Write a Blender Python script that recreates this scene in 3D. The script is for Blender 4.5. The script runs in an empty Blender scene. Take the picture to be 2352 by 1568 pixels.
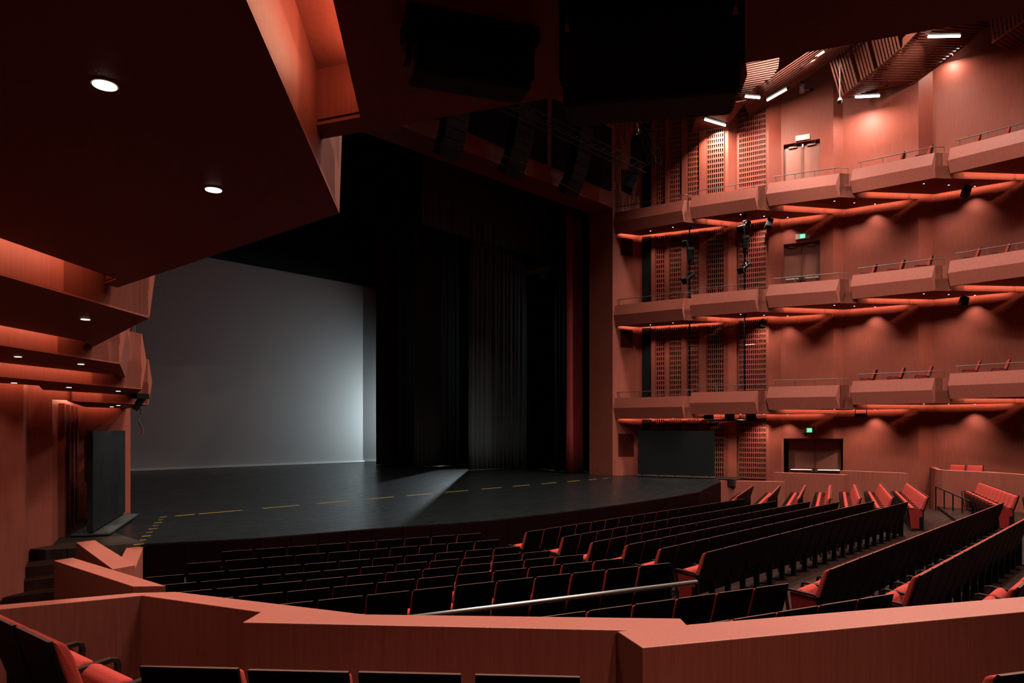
import bpy, bmesh, math, random
from mathutils import Vector, Matrix
random.seed(7)
sc = bpy.context.scene
COL = sc.collection

# ------------------------------------------------------------------ camera
cam_d = bpy.data.cameras.new('camera')
cam_d.sensor_width = 36.0
cam_d.lens = 36.0 * 1622.0 / 2352.0
cam_d.shift_y = (988.8 - 784.0) / 2352.0
cam_d.clip_start = 0.05
cam_d.clip_end = 200
cam = bpy.data.objects.new('camera', cam_d)
COL.objects.link(cam)
THETA = math.atan((2732.8 - 1176.0) / 1622.0)
cam.location = (-15.92, 0.0, 2.0)
cam.rotation_euler = (math.radians(90), 0, THETA - math.radians(90))
sc.camera = cam

# ------------------------------------------------------------------ world, view
w = bpy.data.worlds.new('world')
sc.world = w
w.use_nodes = True
w.node_tree.nodes['Background'].inputs[0].default_value = (1, 0.9, 0.85, 1)
w.node_tree.nodes['Background'].inputs[1].default_value = 0.0
vs = sc.view_settings
vs.view_transform = 'Standard'
vs.look = 'None'
vs.gamma = 1.0
vs.exposure = 0.0
vs.use_curve_mapping = False
sc.cycles.max_bounces = 4
sc.cycles.diffuse_bounces = 2
sc.cycles.glossy_bounces = 2
sc.cycles.transmission_bounces = 1
sc.cycles.caustics_reflective = False
sc.cycles.caustics_refractive = False
sc.cycles.use_adaptive_sampling = True
sc.cycles.adaptive_threshold = 0.04
sc.cycles.adaptive_min_samples = 12
sc.cycles.use_denoising = True

# light levels, one place to tune
HOUSE_W = 1950.0          # each unseen house downlight in the hall ceiling
TUBE_W = 420.0            # each tube lamp under the slatted baffles
COVE_W = 10.0             # per metre of cove strip
SPOT_W = 110.0            # each recessed downlight
WARM = (1.0, 0.76, 0.62)
HOUSE_C = (1.0, 0.97, 0.87)
COVE_C = (1.0, 0.44, 0.27)
COLD = (0.80, 0.93, 1.0)

# ------------------------------------------------------------------ materials
def new_mat(name):
    m = bpy.data.materials.new(name)
    m.use_nodes = True
    nt = m.node_tree
    return m, nt, nt.nodes['Principled BSDF']

def plain(name, col, rough=0.6, metal=0.0, spec=0.4, bump=0.0, bscale=60.0, var=0.0):
    m, nt, b = new_mat(name)
    b.inputs['Base Color'].default_value = (*col, 1)
    b.inputs['Roughness'].default_value = rough
    b.inputs['Metallic'].default_value = metal
    b.inputs['Specular IOR Level'].default_value = spec
    if bump or var:
        tc = nt.nodes.new('ShaderNodeTexCoord')
        n = nt.nodes.new('ShaderNodeTexNoise')
        n.inputs['Scale'].default_value = bscale
        n.inputs['Detail'].default_value = 4
        nt.links.new(tc.outputs['Object'], n.inputs['Vector'])
        if bump:
            bp = nt.nodes.new('ShaderNodeBump')
            bp.inputs['Strength'].default_value = bump
            bp.inputs['Distance'].default_value = 0.01
            nt.links.new(n.outputs['Fac'], bp.inputs['Height'])
            nt.links.new(bp.outputs['Normal'], b.inputs['Normal'])
        if var:
            mx = nt.nodes.new('ShaderNodeMix')
            mx.data_type = 'RGBA'
            mx.inputs[6].default_value = (*[c * (1 - var) for c in col], 1)
            mx.inputs[7].default_value = (*[min(1, c * (1 + var)) for c in col], 1)
            nt.links.new(n.outputs['Fac'], mx.inputs[0])
            nt.links.new(mx.outputs[2], b.inputs['Base Color'])
    return m

def wood(name, dark, light, scale=(26, 26, 1.1), rough=0.5, spec=0.3, bump=0.15):
    """stained veneer: fine grain stretched along one axis plus broad mottling"""
    m, nt, b = new_mat(name)
    tc = nt.nodes.new('ShaderNodeTexCoord')
    mp = nt.nodes.new('ShaderNodeMapping')
    mp.inputs['Scale'].default_value = scale
    nt.links.new(tc.outputs['Object'], mp.inputs['Vector'])
    n1 = nt.nodes.new('ShaderNodeTexNoise')
    n1.inputs['Scale'].default_value = 1.6
    n1.inputs['Detail'].default_value = 8
    n1.inputs['Roughness'].default_value = 0.65
    nt.links.new(mp.outputs['Vector'], n1.inputs['Vector'])
    n2 = nt.nodes.new('ShaderNodeTexNoise')
    n2.inputs['Scale'].default_value = 0.7
    n2.inputs['Detail'].default_value = 3
    nt.links.new(tc.outputs['Object'], n2.inputs['Vector'])
    ad = nt.nodes.new('ShaderNodeMath')
    ad.operation = 'MULTIPLY_ADD'
    ad.inputs[1].default_value = 0.75
    nt.links.new(n1.outputs['Fac'], ad.inputs[0])
    mu = nt.nodes.new('ShaderNodeMath')
    mu.operation = 'MULTIPLY'
    mu.inputs[1].default_value = 0.25
    nt.links.new(n2.outputs['Fac'], mu.inputs[0])
    nt.links.new(mu.outputs[0], ad.inputs[2])
    cr = nt.nodes.new('ShaderNodeValToRGB')
    cr.color_ramp.elements[0].position = 0.3
    cr.color_ramp.elements[0].color = (*dark, 1)
    cr.color_ramp.elements[1].position = 0.7
    cr.color_ramp.elements[1].color = (*light, 1)
    nt.links.new(ad.outputs[0], cr.inputs['Fac'])
    nt.links.new(cr.outputs['Color'], b.inputs['Base Color'])
    b.inputs['Roughness'].default_value = rough
    b.inputs['Specular IOR Level'].default_value = spec
    if bump:
        bp = nt.nodes.new('ShaderNodeBump')
        bp.inputs['Strength'].default_value = bump
        bp.inputs['Distance'].default_value = 0.004
        nt.links.new(n1.outputs['Fac'], bp.inputs['Height'])
        nt.links.new(bp.outputs['Normal'], b.inputs['Normal'])
    return m

def planks(name, dark, light, plank_w, plank_l, rough, rot=0.0, spec=0.5, gap=(0.0, 0.0, 0.0), rvar=0.15):
    """board floor: rows of boards with dark joints, streaky along the board"""
    m, nt, b = new_mat(name)
    tc = nt.nodes.new('ShaderNodeTexCoord')
    mp = nt.nodes.new('ShaderNodeMapping')
    mp.inputs['Rotation'].default_value = (0, 0, rot)
    nt.links.new(tc.outputs['Object'], mp.inputs['Vector'])
    br = nt.nodes.new('ShaderNodeTexBrick')
    br.inputs['Scale'].default_value = 1.0
    br.inputs['Brick Width'].default_value = plank_l
    br.inputs['Row Height'].default_value = plank_w
    br.inputs['Mortar Size'].default_value = 0.003
    br.inputs['Color1'].default_value = (*dark, 1)
    br.inputs['Color2'].default_value = (*light, 1)
    br.inputs['Mortar'].default_value = (*gap, 1)
    nt.links.new(mp.outputs['Vector'], br.inputs['Vector'])
    mp2 = nt.nodes.new('ShaderNodeMapping')
    mp2.inputs['Rotation'].default_value = (0, 0, rot)
    mp2.inputs['Scale'].default_value = (0.8, 14, 1)
    nt.links.new(tc.outputs['Object'], mp2.inputs['Vector'])
    n = nt.nodes.new('ShaderNodeTexNoise')
    n.inputs['Scale'].default_value = 2.0
    n.inputs['Detail'].default_value = 7
    nt.links.new(mp2.outputs['Vector'], n.inputs['Vector'])
    mx = nt.nodes.new('ShaderNodeMix')
    mx.data_type = 'RGBA'
    mx.blend_type = 'MULTIPLY'
    mx.inputs[0].default_value = 0.6
    nt.links.new(br.outputs['Color'], mx.inputs[6])
    cr = nt.nodes.new('ShaderNodeValToRGB')
    cr.color_ramp.elements[0].position = 0.3
    cr.color_ramp.elements[0].color = (0.35, 0.35, 0.35, 1)
    cr.color_ramp.elements[1].position = 0.75
    cr.color_ramp.elements[1].color = (1.5, 1.5, 1.5, 1)
    nt.links.new(n.outputs['Fac'], cr.inputs['Fac'])
    nt.links.new(cr.outputs['Color'], mx.inputs[7])
    nt.links.new(mx.outputs[2], b.inputs['Base Color'])
    mr = nt.nodes.new('ShaderNodeMapRange')
    mr.inputs['To Min'].default_value = rough - rvar
    mr.inputs['To Max'].default_value = rough + rvar
    nt.links.new(n.outputs['Fac'], mr.inputs['Value'])
    nt.links.new(mr.outputs['Result'], b.inputs['Roughness'])
    b.inputs['Specular IOR Level'].default_value = spec
    bp = nt.nodes.new('ShaderNodeBump')
    bp.inputs['Strength'].default_value = 0.12
    bp.inputs['Distance'].default_value = 0.01
    nt.links.new(n.outputs['Fac'], bp.inputs['Height'])
    nt.links.new(bp.outputs['Normal'], b.inputs['Normal'])
    return m

def emit(name, col, strength):
    m, nt, b = new_mat(name)
    b.inputs['Base Color'].default_value = (*col, 1)
    b.inputs['Emission Color'].default_value = (*col, 1)
    b.inputs['Emission Strength'].default_value = strength
    return m

M = {}
M['wood'] = wood('red_veneer', (0.092, 0.0186, 0.0114), (0.128, 0.0325, 0.0212), spec=0.12)
M['wood_top'] = wood('red_veneer_capping', (0.46, 0.125, 0.08), (0.58, 0.175, 0.115), scale=(3, 3, 3), rough=0.45, bump=0.05)
M['slat'] = wood('red_slat', (0.075, 0.019, 0.012), (0.115, 0.034, 0.022), scale=(8, 8, 8), spec=0.12)
M['fascia'] = wood('dark_red_fascia', (0.0015, 0.00035, 0.0003), (0.003, 0.0006, 0.0005), rough=0.5, spec=0.015)
M['dark_red'] = plain('dark_red_cloth', (0.024, 0.003, 0.0025), 0.9, spec=0.03)
M['fabric'] = plain('red_seat_fabric', (0.135, 0.0135, 0.0095), 0.9, spec=0.04, bump=0.35, bscale=260, var=0.12)
M['fabric_side'] = plain('red_side_fabric', (0.085, 0.005, 0.0045), 0.9, spec=0.04, bump=0.2, bscale=260, var=0.1)
M['shell'] = plain('black_lacquer', (0.0012, 0.0006, 0.0006), 0.45, spec=0.04)
M['shell_edge_lit'] = plain('lit_shell_edge', (0.04, 0.017, 0.012), 0.3, spec=0.2)  # lighter brown paints in the light caught along the shell's top edge
M['armwood'] = wood('dark_armrest_wood', (0.006, 0.0025, 0.002), (0.012, 0.005, 0.004), scale=(30, 2, 30), spec=0.12, rough=0.35, bump=0.1)
M['iron'] = plain('black_iron', (0.0016, 0.0016, 0.0016), 0.45, spec=0.07)
M['floor'] = planks('dark_hall_boards', (0.0070, 0.0021, 0.0015), (0.0110, 0.0034, 0.0024), 0.12, 1.8, 0.45, spec=0.04, gap=(0.01, 0.004, 0.003))
M['stage'] = planks('black_stage_boards', (0.0022, 0.0024, 0.0026), (0.003, 0.0033, 0.0035), 0.14, 4.0, 0.28, spec=0.13, rvar=0.10)
M['wing'] = planks('worn_stage_boards', (0.009, 0.005, 0.0038), (0.015, 0.0085, 0.0065), 0.14, 2.5, 0.5, spec=0.1)
M['cyc'] = plain('grey_cyclorama', (0.42, 0.44, 0.43), 0.9, spec=0.1, bump=0.02, bscale=300, var=0.04)
M['cyc_hem'] = plain('white_hem', (0.7, 0.72, 0.72), 0.7)
M['velvet'] = plain('black_velvet', (0.004, 0.0042, 0.0045), 0.95, spec=0.1, bump=0.1, bscale=200)
M['leg'] = plain('black_leg_cloth', (0.035, 0.04, 0.042), 0.9, spec=0.1, bump=0.05, bscale=150)
M['red_velvet'] = plain('red_velvet', (0.075, 0.0035, 0.0028), 0.85, spec=0.2, bump=0.1, bscale=150)
M['black'] = plain('matt_black', (0.004, 0.004, 0.004), 0.9, spec=0.05)
M['box_black'] = plain('black_speaker_paint', (0.003, 0.003, 0.003), 0.5, spec=0.1, bump=0.2, bscale=120)
M['mesh_black'] = plain('black_speaker_mesh', (0.002, 0.002, 0.0022), 0.6, spec=0.08, bump=0.4, bscale=500)
M['screen'] = plain('black_mobile_panel', (0.0055, 0.0055, 0.0055), 0.42, spec=0.08, bump=0.03, bscale=40)
M['steel'] = plain('brushed_steel', (0.15, 0.13, 0.115), 0.42, metal=1.0)
M['rail'] = plain('satin_rail', (0.032, 0.022, 0.018), 0.5, spec=0.1)
M['truss'] = plain('black_truss', (0.008, 0.007, 0.007), 0.4, spec=0.2)
M['chrome'] = plain('bright_chain', (0.45, 0.40, 0.34), 0.3, metal=1.0)
M['white'] = plain('white_plastic', (0.25, 0.23, 0.21), 0.4)
M['yellow'] = plain('yellow_tape', (0.12, 0.07, 0.008), 0.7, spec=0.1)
M['cable'] = plain('black_cable', (0.006, 0.006, 0.006), 0.5)
M['door'] = wood('door_veneer', (0.105, 0.034, 0.023), (0.14, 0.05, 0.035), scale=(18, 18, 1.0), rough=0.4)
M['alu'] = plain('grey_ramp_edge', (0.009, 0.008, 0.0075), 0.6, metal=0.0, var=0.2, bscale=8)
M['tube'] = emit('tube_glow', (1.0, 0.90, 0.78), 9.0)
M['lens'] = emit('downlight_glow', (1.0, 0.90, 0.80), 4.0)
M['green'] = emit('green_sign_glow', (0.05, 0.85, 0.35), 1.6)
M['sign_white'] = emit('sign_white_glow', (0.75, 0.95, 0.85), 0.55)
M['sign_off'] = plain('sign_box', (0.18, 0.19, 0.15), 0.4)
M['sign_dark'] = plain('sign_box_dark', (0.10, 0.05, 0.04), 0.4)
M['led_red'] = emit('red_led', (1.0, 0.1, 0.03), 2.0)
M['yellow_steel'] = plain('yellow_hoist', (0.45, 0.26, 0.02), 0.5)
M['ceiling'] = plain('dark_ceiling', (0.012, 0.004, 0.003), 0.9)

# ------------------------------------------------------------------ mesh helpers
class MB:
    def __init__(s):
        s.v, s.f = [], []
    def add(s, vs, fs):
        o = len(s.v)
        s.v += [tuple(p) for p in vs]
        s.f += [tuple(i + o for i in f) for f in fs]
        return s
    def box(s, c, size, rz=0.0):
        hx, hy, hz = size[0] / 2, size[1] / 2, size[2] / 2
        ca, sa = math.cos(rz), math.sin(rz)
        vs = []
        for z in (-hz, hz):
            for x, y in ((-hx, -hy), (hx, -hy), (hx, hy), (-hx, hy)):
                vs.append((c[0] + x * ca - y * sa, c[1] + x * sa + y * ca, c[2] + z))
        return s.add(vs, [(3, 2, 1, 0), (4, 5, 6, 7), (0, 1, 5, 4), (1, 2, 6, 5), (2, 3, 7, 6), (3, 0, 4, 7)])
    def prism(s, poly, z0, z1):
        n = len(poly)
        vs = [(p[0], p[1], z0) for p in poly] + [(p[0], p[1], z1) for p in poly]
        fs = [tuple(range(n - 1, -1, -1)), tuple(range(n, 2 * n))]
        fs += [(i, (i + 1) % n, n + (i + 1) % n, n + i) for i in range(n)]
        return s.add(vs, fs)
    def loft(s, r0, r1, caps=True):
        n = len(r0)
        fs = [(i, (i + 1) % n, n + (i + 1) % n, n + i) for i in range(n)]
        if caps:
            fs += [tuple(range(n - 1, -1, -1)), tuple(range(n, 2 * n))]
        return s.add(list(r0) + list(r1), fs)
    def wallbox(s, p, q, z0, z1, t, side=1):
        """upright slab from p to q, thickness t to the given side of p->q"""
        d = Vector((q[0] - p[0], q[1] - p[1]))
        n = Vector((-d.y, d.x)).normalized() * t * side
        return s.prism([p, q, (q[0] + n.x, q[1] + n.y), (p[0] + n.x, p[1] + n.y)], z0, z1)
    def tube(s, a, b, r, n=8, r2=None):
        a, b = Vector(a), Vector(b)
        d = (b - a)
        if d.length < 1e-6:
            return s
        d.normalize()
        u = d.cross(Vector((0, 0, 1)))
        if u.length < 1e-3:
            u = d.cross(Vector((0, 1, 0)))
        u.normalize()
        w_ = d.cross(u)
        r2 = r if r2 is None else r2
        r0 = [a + (u * math.cos(t) + w_ * math.sin(t)) * r for t in [2 * math.pi * i / n for i in range(n)]]
        r1 = [b + (u * math.cos(t) + w_ * math.sin(t)) * r2 for t in [2 * math.pi * i / n for i in range(n)]]
        return s.loft(r0, r1)
    def path(s, pts, r, n=6):
        for i in range(len(pts) - 1):
            s.tube(pts[i], pts[i + 1], r, n)
        return s
    def disc(s, c, r, h, n=20, r2=None):
        return s.tube((c[0], c[1], c[2]), (c[0], c[1], c[2] + h), r, n, r2)
    def mesh(s, name, smooth=False):
        me = bpy.data.meshes.new(name)
        me.from_pydata(s.v, [], s.f)
        bm = bmesh.new()
        bm.from_mesh(me)
        bmesh.ops.recalc_face_normals(bm, faces=bm.faces)
        bm.to_mesh(me)
        bm.free()
        if smooth:
            for p in me.polygons:
                p.use_smooth = True
        return me
    def build(s, name, mat, parent=None, smooth=False, loc=None):
        return link(name, s.mesh(name, smooth), mat, parent, loc)

def link(name, me, mat, parent=None, loc=None):
    if not me.materials:
        me.materials.append(M[mat] if isinstance(mat, str) else mat)
    o = bpy.data.objects.new(name, me)
    COL.objects.link(o)
    if parent is not None:
        o.parent = parent
    if loc is not None:
        o.location = loc
    return o

def tag(o, label=None, cat=None, group=None, kind=None):
    if label:
        o['label'] = label
    if cat:
        o['category'] = cat
    if group:
        o['group'] = group
    if kind:
        o['kind'] = kind
    return o

def thing(name, label, cat, loc=(0, 0, 0), rz=0.0, group=None):
    o = bpy.data.objects.new(name, None)
    o.empty_display_size = 0.2
    COL.objects.link(o)
    o.location = loc
    o.rotation_euler = (0, 0, rz)
    return tag(o, label, cat, group)

def area(name, loc, direction, sx, sy, watts, col, parent=None, spread=math.pi):
    d = bpy.data.lights.new(name, 'AREA')
    d.shape = 'RECTANGLE'
    d.size, d.size_y = sx, sy
    d.energy = watts
    d.color = col
    d.spread = spread
    o = bpy.data.objects.new(name, d)
    COL.objects.link(o)
    if parent is not None:
        o.parent = parent
    o.location = loc
    o.rotation_mode = 'QUATERNION'
    o.rotation_quaternion = Vector(direction).to_track_quat('-Z', 'Y')
    return o

def spot(name, loc, direction, watts, col, angle, blend=0.5, size=0.04, parent=None):
    d = bpy.data.lights.new(name, 'SPOT')
    d.energy = watts
    d.color = col
    d.spot_size = math.radians(angle)
    d.spot_blend = blend
    d.shadow_soft_size = size
    o = bpy.data.objects.new(name, d)
    COL.objects.link(o)
    if parent is not None:
        o.parent = parent
    o.location = loc
    o.rotation_mode = 'QUATERNION'
    o.rotation_quaternion = Vector(direction).to_track_quat('-Z', 'Y')
    return o

def V2(p):
    return Vector((p[0], p[1]))

def xing(p, d, q, e):
    """intersection of the lines p + t d and q + s e"""
    den = d.x * e.y - d.y * e.x
    t = ((q.x - p.x) * e.y - (q.y - p.y) * e.x) / den
    return p + d * t

ORD = ['first', 'second', 'third', 'fourth', 'fifth', 'sixth', 'seventh', 'eighth', 'ninth', 'tenth', 'eleventh', 'twelfth',
       'thirteenth', 'fourteenth', 'fifteenth', 'sixteenth', 'seventeenth', 'eighteenth', 'nineteenth', 'twentieth',
       'twenty-first', 'twenty-second', 'twenty-third', 'twenty-fourth', 'twenty-fifth']

# ------------------------------------------------------------------ hall plan (metres, stage floor = 0, hall axis u = 0)
PITCH = 4.14             # height from one balcony tier to the next
B0 = 2.5325              # underside of the lowest balcony beside the stage
STEP = 0.1605            # each bay steps up towards the rear
def base(k, tier):
    return B0 + STEP * (k - 1) + PITCH * tier
A = [None, (10.05, 18.66), (10.96, 15.23), (12.03, 12.35), (13.27, 9.52), (13.98, 6.36), (14.19, 2.87)]
B = [None, (10.63, 15.41), (11.68, 12.66), (12.87, 9.89), (13.59, 6.77), (13.81, 3.32), (12.60, -0.95)]
S = [None, (11.28, 18.06), (12.96, 14.18), (14.81, 10.41), (15.80, 7.35), (16.50, 4.18), (16.90, -0.38)]
R = [None, (12.57, 14.39), (14.45, 10.67), (15.35, 7.74), (16.20, 4.45), (16.60, -0.02), (14.60, -4.20)]
J = {2: [(13.29, 12.92), (13.84, 12.61)], 6: [(17.2, -4.2)]}
KJ = (9.95, 18.60)       # front corner of the proscenium jamb
KB = (9.95, 19.90)
CEIL = 19.0
LOWZ = -1.4
REAR = -4.2
def mir(p, s):
    return (p[0] * s, p[1]) if len(p) == 2 else (p[0] * s, p[1], p[2])

# ------------------------------------------------------------------ side walls
def wall_piece(mb, p, q, z0, z1, side, t=0.25, ops=()):
    ts = [0.0]
    for o in ops:
        ts += [o[0], o[1]]
    ts.append(1.0)
    P, Q = V2(p), V2(q)
    for a, b in zip(ts[:-1], ts[1:]):
        if b - a < 1e-4:
            continue
        zs = [(z0, z1)]
        for o in ops:
            if a >= o[0] - 1e-6 and b <= o[1] + 1e-6:
                new = []
                for lo, hi in zs:
                    for za, zb in o[2]:
                        pass
                cuts = sorted(o[2])
                cur = z0
                for za, zb in cuts:
                    if za > cur:
                        new.append((cur, za))
                    cur = zb
                if cur < z1:
                    new.append((cur, z1))
                zs = new
        for lo, hi in zs:
            mb.wallbox(P.lerp(Q, a), P.lerp(Q, b), lo, hi, t, side)

DOOR_T = (0.05, 0.75)
TOPDOOR = (11.42, 14.20)
MIDDOOR = (7.28, 9.95)
GRDOOR = (-0.65, 1.67)
for s, nm in ((1, 'wall_right'), (-1, 'wall_left')):
    mb = MB()
    seq = [KJ, S[1], R[1], S[2], J[2][0], J[2][1], R[2], S[3], R[3], S[4], R[4], S[5], R[5], S[6], (17.2, REAR)]
    for i in range(len(seq) - 1):
        p, q = mir(seq[i], s), mir(seq[i + 1], s)
        ops = ()
        if s == 1 and i == 5:
            ops = [(DOOR_T[0], DOOR_T[1], [GRDOOR, MIDDOOR, TOPDOOR]), (DOOR_T[1], 1.0, [GRDOOR])]
        if s == 1 and i == 6:
            ops = [(0.0, 1.0, [GRDOOR])]
        wall_piece(mb, p, q, LOWZ, CEIL, s, ops=ops)
    # jamb of the proscenium
    mb.prism([mir(KJ, s), mir(KB, s), mir((12.0, 19.9), s), mir((12.0, 18.3), s)], -0.02, CEIL)
    o = mb.build(nm, 'wood')
    tag(o, 'folded red veneer side wall on the %s of the hall' % ('far' if s == 1 else 'near'), kind='structure')
    if s == 1:
        WALL_R = o
    else:
        WALL_L = o

mb = MB().wallbox((-17.4, REAR), (17.4, REAR), LOWZ, CEIL, 0.2, -1)
tag(mb.build('wall_rear', 'wood'), 'red veneer rear wall of the hall', kind='structure')
mb = MB().prism([(-17.6, REAR), (17.6, REAR), (17.6, 19.9), (-17.6, 19.9)], CEIL, CEIL + 0.2)
tag(mb.build('ceiling', 'ceiling'), 'dark flat ceiling above the hall baffles', kind='structure')

# proscenium header
mb = MB().prism([(-9.95, 18.6), (9.95, 18.6), (9.95, 19.9), (-9.95, 19.9)], 11.95, CEIL)
HEAD = tag(mb.build('wall_header', 'wood'), 'red header beam over the stage opening', kind='structure')
for i, (u0, u1) in enumerate(((-9.6, -5.4), (-5.2, -0.2), (0.0, 5.4), (5.8, 9.75))):
    MB().prism([(u0, 18.5), (u1, 18.5), (u1, 18.6), (u0, 18.6)], 12.65, 15.4).build('acoustic_cloth_panel', 'velvet', HEAD)

# ------------------------------------------------------------------ stage
SH = 0.032               # the stage sits turned by just under two degrees
def st(u, v):
    return (u, v + SH * u)
FRONT = [(-11.4, 13.7), (-9.65, 12.85), (-7.5, 12.3), (-5.0, 11.45), (-2.5, 11.22), (0, 11.15), (2.5, 11.22), (5.0, 11.45), (7.5, 12.3), (9.65, 12.95), (10.95, 13.65)]
poly = [st(*p) for p in FRONT] + [(11.35, 14.3), (11.30, 17.95), (9.95, 18.6), (9.95, 19.9), (20, 19.9), (20, 40), (-20, 40), (-20, 19.9), (-9.95, 19.9), (-9.95, 18.6), (-11.30, 17.95), (-11.45, 14.2)]
mb = MB().prism(poly, -0.12, 0.0)
STAGE = tag(mb.build('floor_stage', 'stage'), 'black glossy board floor of the stage', kind='structure')
for s in (1, -1):
    p = [(11.35, 13.5), (12.3, 13.62), (12.8, 13.86), (12.95, 14.15), (12.57, 14.36), (11.30, 18.0)]
    mb = MB().prism([mir(q, s) for q in p], -0.30, 0.001)
    tag(mb.build('floor_wing', 'wing'), 'worn brown boards at the side of the stage', kind='structure')
# fascia of the apron: single upright boards
fas = tag(MB().prism([st(*p) for p in FRONT] + [(10.5, 14.6), (-10.9, 14.6)], LOWZ, -0.13).build('wall_apron', 'black'), 'dark red boarded front of the stage apron', kind='structure')
for i in range(len(FRONT) - 1):
    p, q = V2(st(*FRONT[i])), V2(st(*FRONT[i + 1]))
    n = max(1, round((q - p).length / 0.62))
    for j in range(n):
        a, b = p.lerp(q, j / n), p.lerp(q, (j + 1) / n)
        d = (b - a).normalized() * 0.006
        MB().wallbox(a + d, b - d, LOWZ, -0.02, 0.03, -1).build('fascia_panel', 'fascia', fas)
# yellow marks
for a, b in ((-9.45, -9.0), (-8.9, -7.8), (-7.25, -6.2), (-5.65, -4.6), (-4.05, -3.0), (-2.5, -1.45), (-0.9, 0.15), (0.8, 1.8), (2.4, 3.3), (4.0, 4.9), (5.6, 6.4), (7.0, 7.6), (8.0, 8.4)):
    y = 17.46
    MB().prism([st(a, y - 0.03), st(b, y - 0.03), st(b, y + 0.03), st(a, y + 0.03)], 0.0, 0.003).build('tape_dash', 'yellow', STAGE)
for i in range(9):
    t = i / 8
    c = V2((-11.5, 13.35)).lerp(V2((-9.72, 17.15)), t)
    dx, dy = (0.17, 0.02) if i % 2 == 0 else (0.11, 0.016)
    MB().prism([(c.x - dx / 2, c.y - dy), (c.x + dx / 2, c.y - dy), (c.x + dx / 2, c.y + dy), (c.x - dx / 2, c.y + dy)], 0.0, 0.003).build('tape_tick', 'yellow', STAGE)

# stage house
mb = MB()
mb.wallbox((-20, 40), (20, 40), -0.1, 24, 0.2, 1)
tag(mb.build('wall_stage_rear', 'black'), 'black rear wall of the stage house', kind='structure')
for s in (1, -1):
    mb = MB().wallbox(mir((20, 19.9), s), mir((20, 40), s), -0.1, 24, 0.2, -s)
    tag(mb.build('wall_stage_' + ('right' if s == 1 else 'left'), 'black'), 'black side wall of the stage house on the %s' % ('far side' if s == 1 else 'near side'), kind='structure')
    mb = MB().wallbox(mir((12.0, 19.9), s), mir((20.0, 19.9), s), -0.1, 24, 0.1, -s)
    tag(mb.build('wall_wing_' + ('right' if s == 1 else 'left'), 'black'), 'black wall behind the proscenium on the %s' % ('far side' if s == 1 else 'near side'), kind='structure')
mb = MB().prism([(-20, 19.9), (20, 19.9), (20, 40), (-20, 40)], 24, 24.2)
tag(mb.build('ceiling_stage', 'black'), 'black roof of the stage house', kind='structure')

# cyclorama with its white hem, seams barely visible
cyc = thing('cyclorama', 'large pale grey cloth stretched across the rear of the stage', 'backdrop')
MB().prism([st(-11.5, 37.6), st(9.9, 37.6), st(9.9, 37.65), st(-11.5, 37.65)], 0.10, 13.0).build('backdrop_cloth', 'cyc', cyc)
# right strip of the cloth turns slightly towards the house
MB().prism([st(9.9, 37.6), st(10.9, 37.25), st(10.9, 37.30), st(9.9, 37.65)], 0.10, 13.0).build('backdrop_return', 'cyc', cyc)
MB().prism([st(-11.5, 37.54), st(9.95, 37.5), st(10.9, 37.17), st(10.9, 37.23), st(9.95, 37.58), st(-11.5, 37.6)], 0.02, 0.13).build('white_hem', 'cyc_hem', cyc)

def drape(name, u0, u1, v, z0, z1, mat, label, cat, amp=0.06, wave=0.32, parent=None, n=None):
    """hanging cloth with vertical folds, folds drift slightly from top to bottom"""
    n = n or max(8, int(abs(u1 - u0) / wave * 8))
    rows = 7
    vs, fs = [], []
    ph = [random.uniform(0, 6.28) for _ in range(4)]
    for j in range(rows + 1):
        z = z0 + (z1 - z0) * j / rows
        k = 0.75 + 0.5 * (1 - j / rows)
        for i in range(n + 1):
            u = u0 + (u1 - u0) * i / n
            d = amp * k * (math.sin(u / wave * 6.28 + ph[0] + 0.4 * math.sin(j * 0.7)) + 0.5 * math.sin(u / wave * 2.7 + ph[1]) + 0.3 * math.sin(u / wave * 13 + ph[2]))
            vs.append((u, v + d + SH * u, z))
    for j in range(rows):
        for i in range(n):
            a = j * (n + 1) + i
            fs.append((a, a + 1, a + n + 2, a + n + 1))
    mb = MB().add(vs, fs)
    me = mb.mesh(name, True)
    o = link(name, me, mat, parent)
    sm = o.modifiers.new('thickness', 'SOLIDIFY')
    sm.thickness = 0.01
    if label:
        tag(o, label, cat)
    return o

drape('wing_curtain', 8.2, 12.6, 25.9, 0.02, 13.5, 'leg', 'black stage curtain hanging alone in front of the right wing', 'curtain')
drape('wing_curtain', 8.2, 11.5, 30.2, 0.02, 15, 'leg', 'black stage curtain second from the red house curtain', 'curtain')
drape('wing_curtain', 8.3, 12.5, 34.0, 0.02, 15, 'leg', 'black stage curtain beside the grey backdrop cloth', 'curtain')
drape('wing_curtain', 10.3, 11.6, 22.0, 0.02, 14, 'velvet', 'narrow black curtain just behind the red house curtain', 'curtain', amp=0.02)
drape('border_curtain', 4.0, 13.3, 24.6, 11.2, 23.9, 'leg', 'short black border cloth hanging high over the right wing', 'curtain', wave=0.4)
drape('border_curtain', -13.0, 13.0, 37.2, 11.10, 20, 'velvet', 'black border cloth cutting off the top of the grey backdrop', 'curtain', amp=0.01, wave=2.0, n=60)
drape('border_curtain', -13.0, 8.0, 30.5, 12.6, 20, 'velvet', 'black border cloth hanging across the middle of the stage', 'curtain', amp=0.02, wave=1.0, n=80)
drape('house_curtain', 9.72, 10.75, 20.7, 0.04, 13, 'red_velvet', 'tall drawn red velvet house curtain beside the proscenium', 'curtain', amp=0.10, wave=0.42, n=60)
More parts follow.
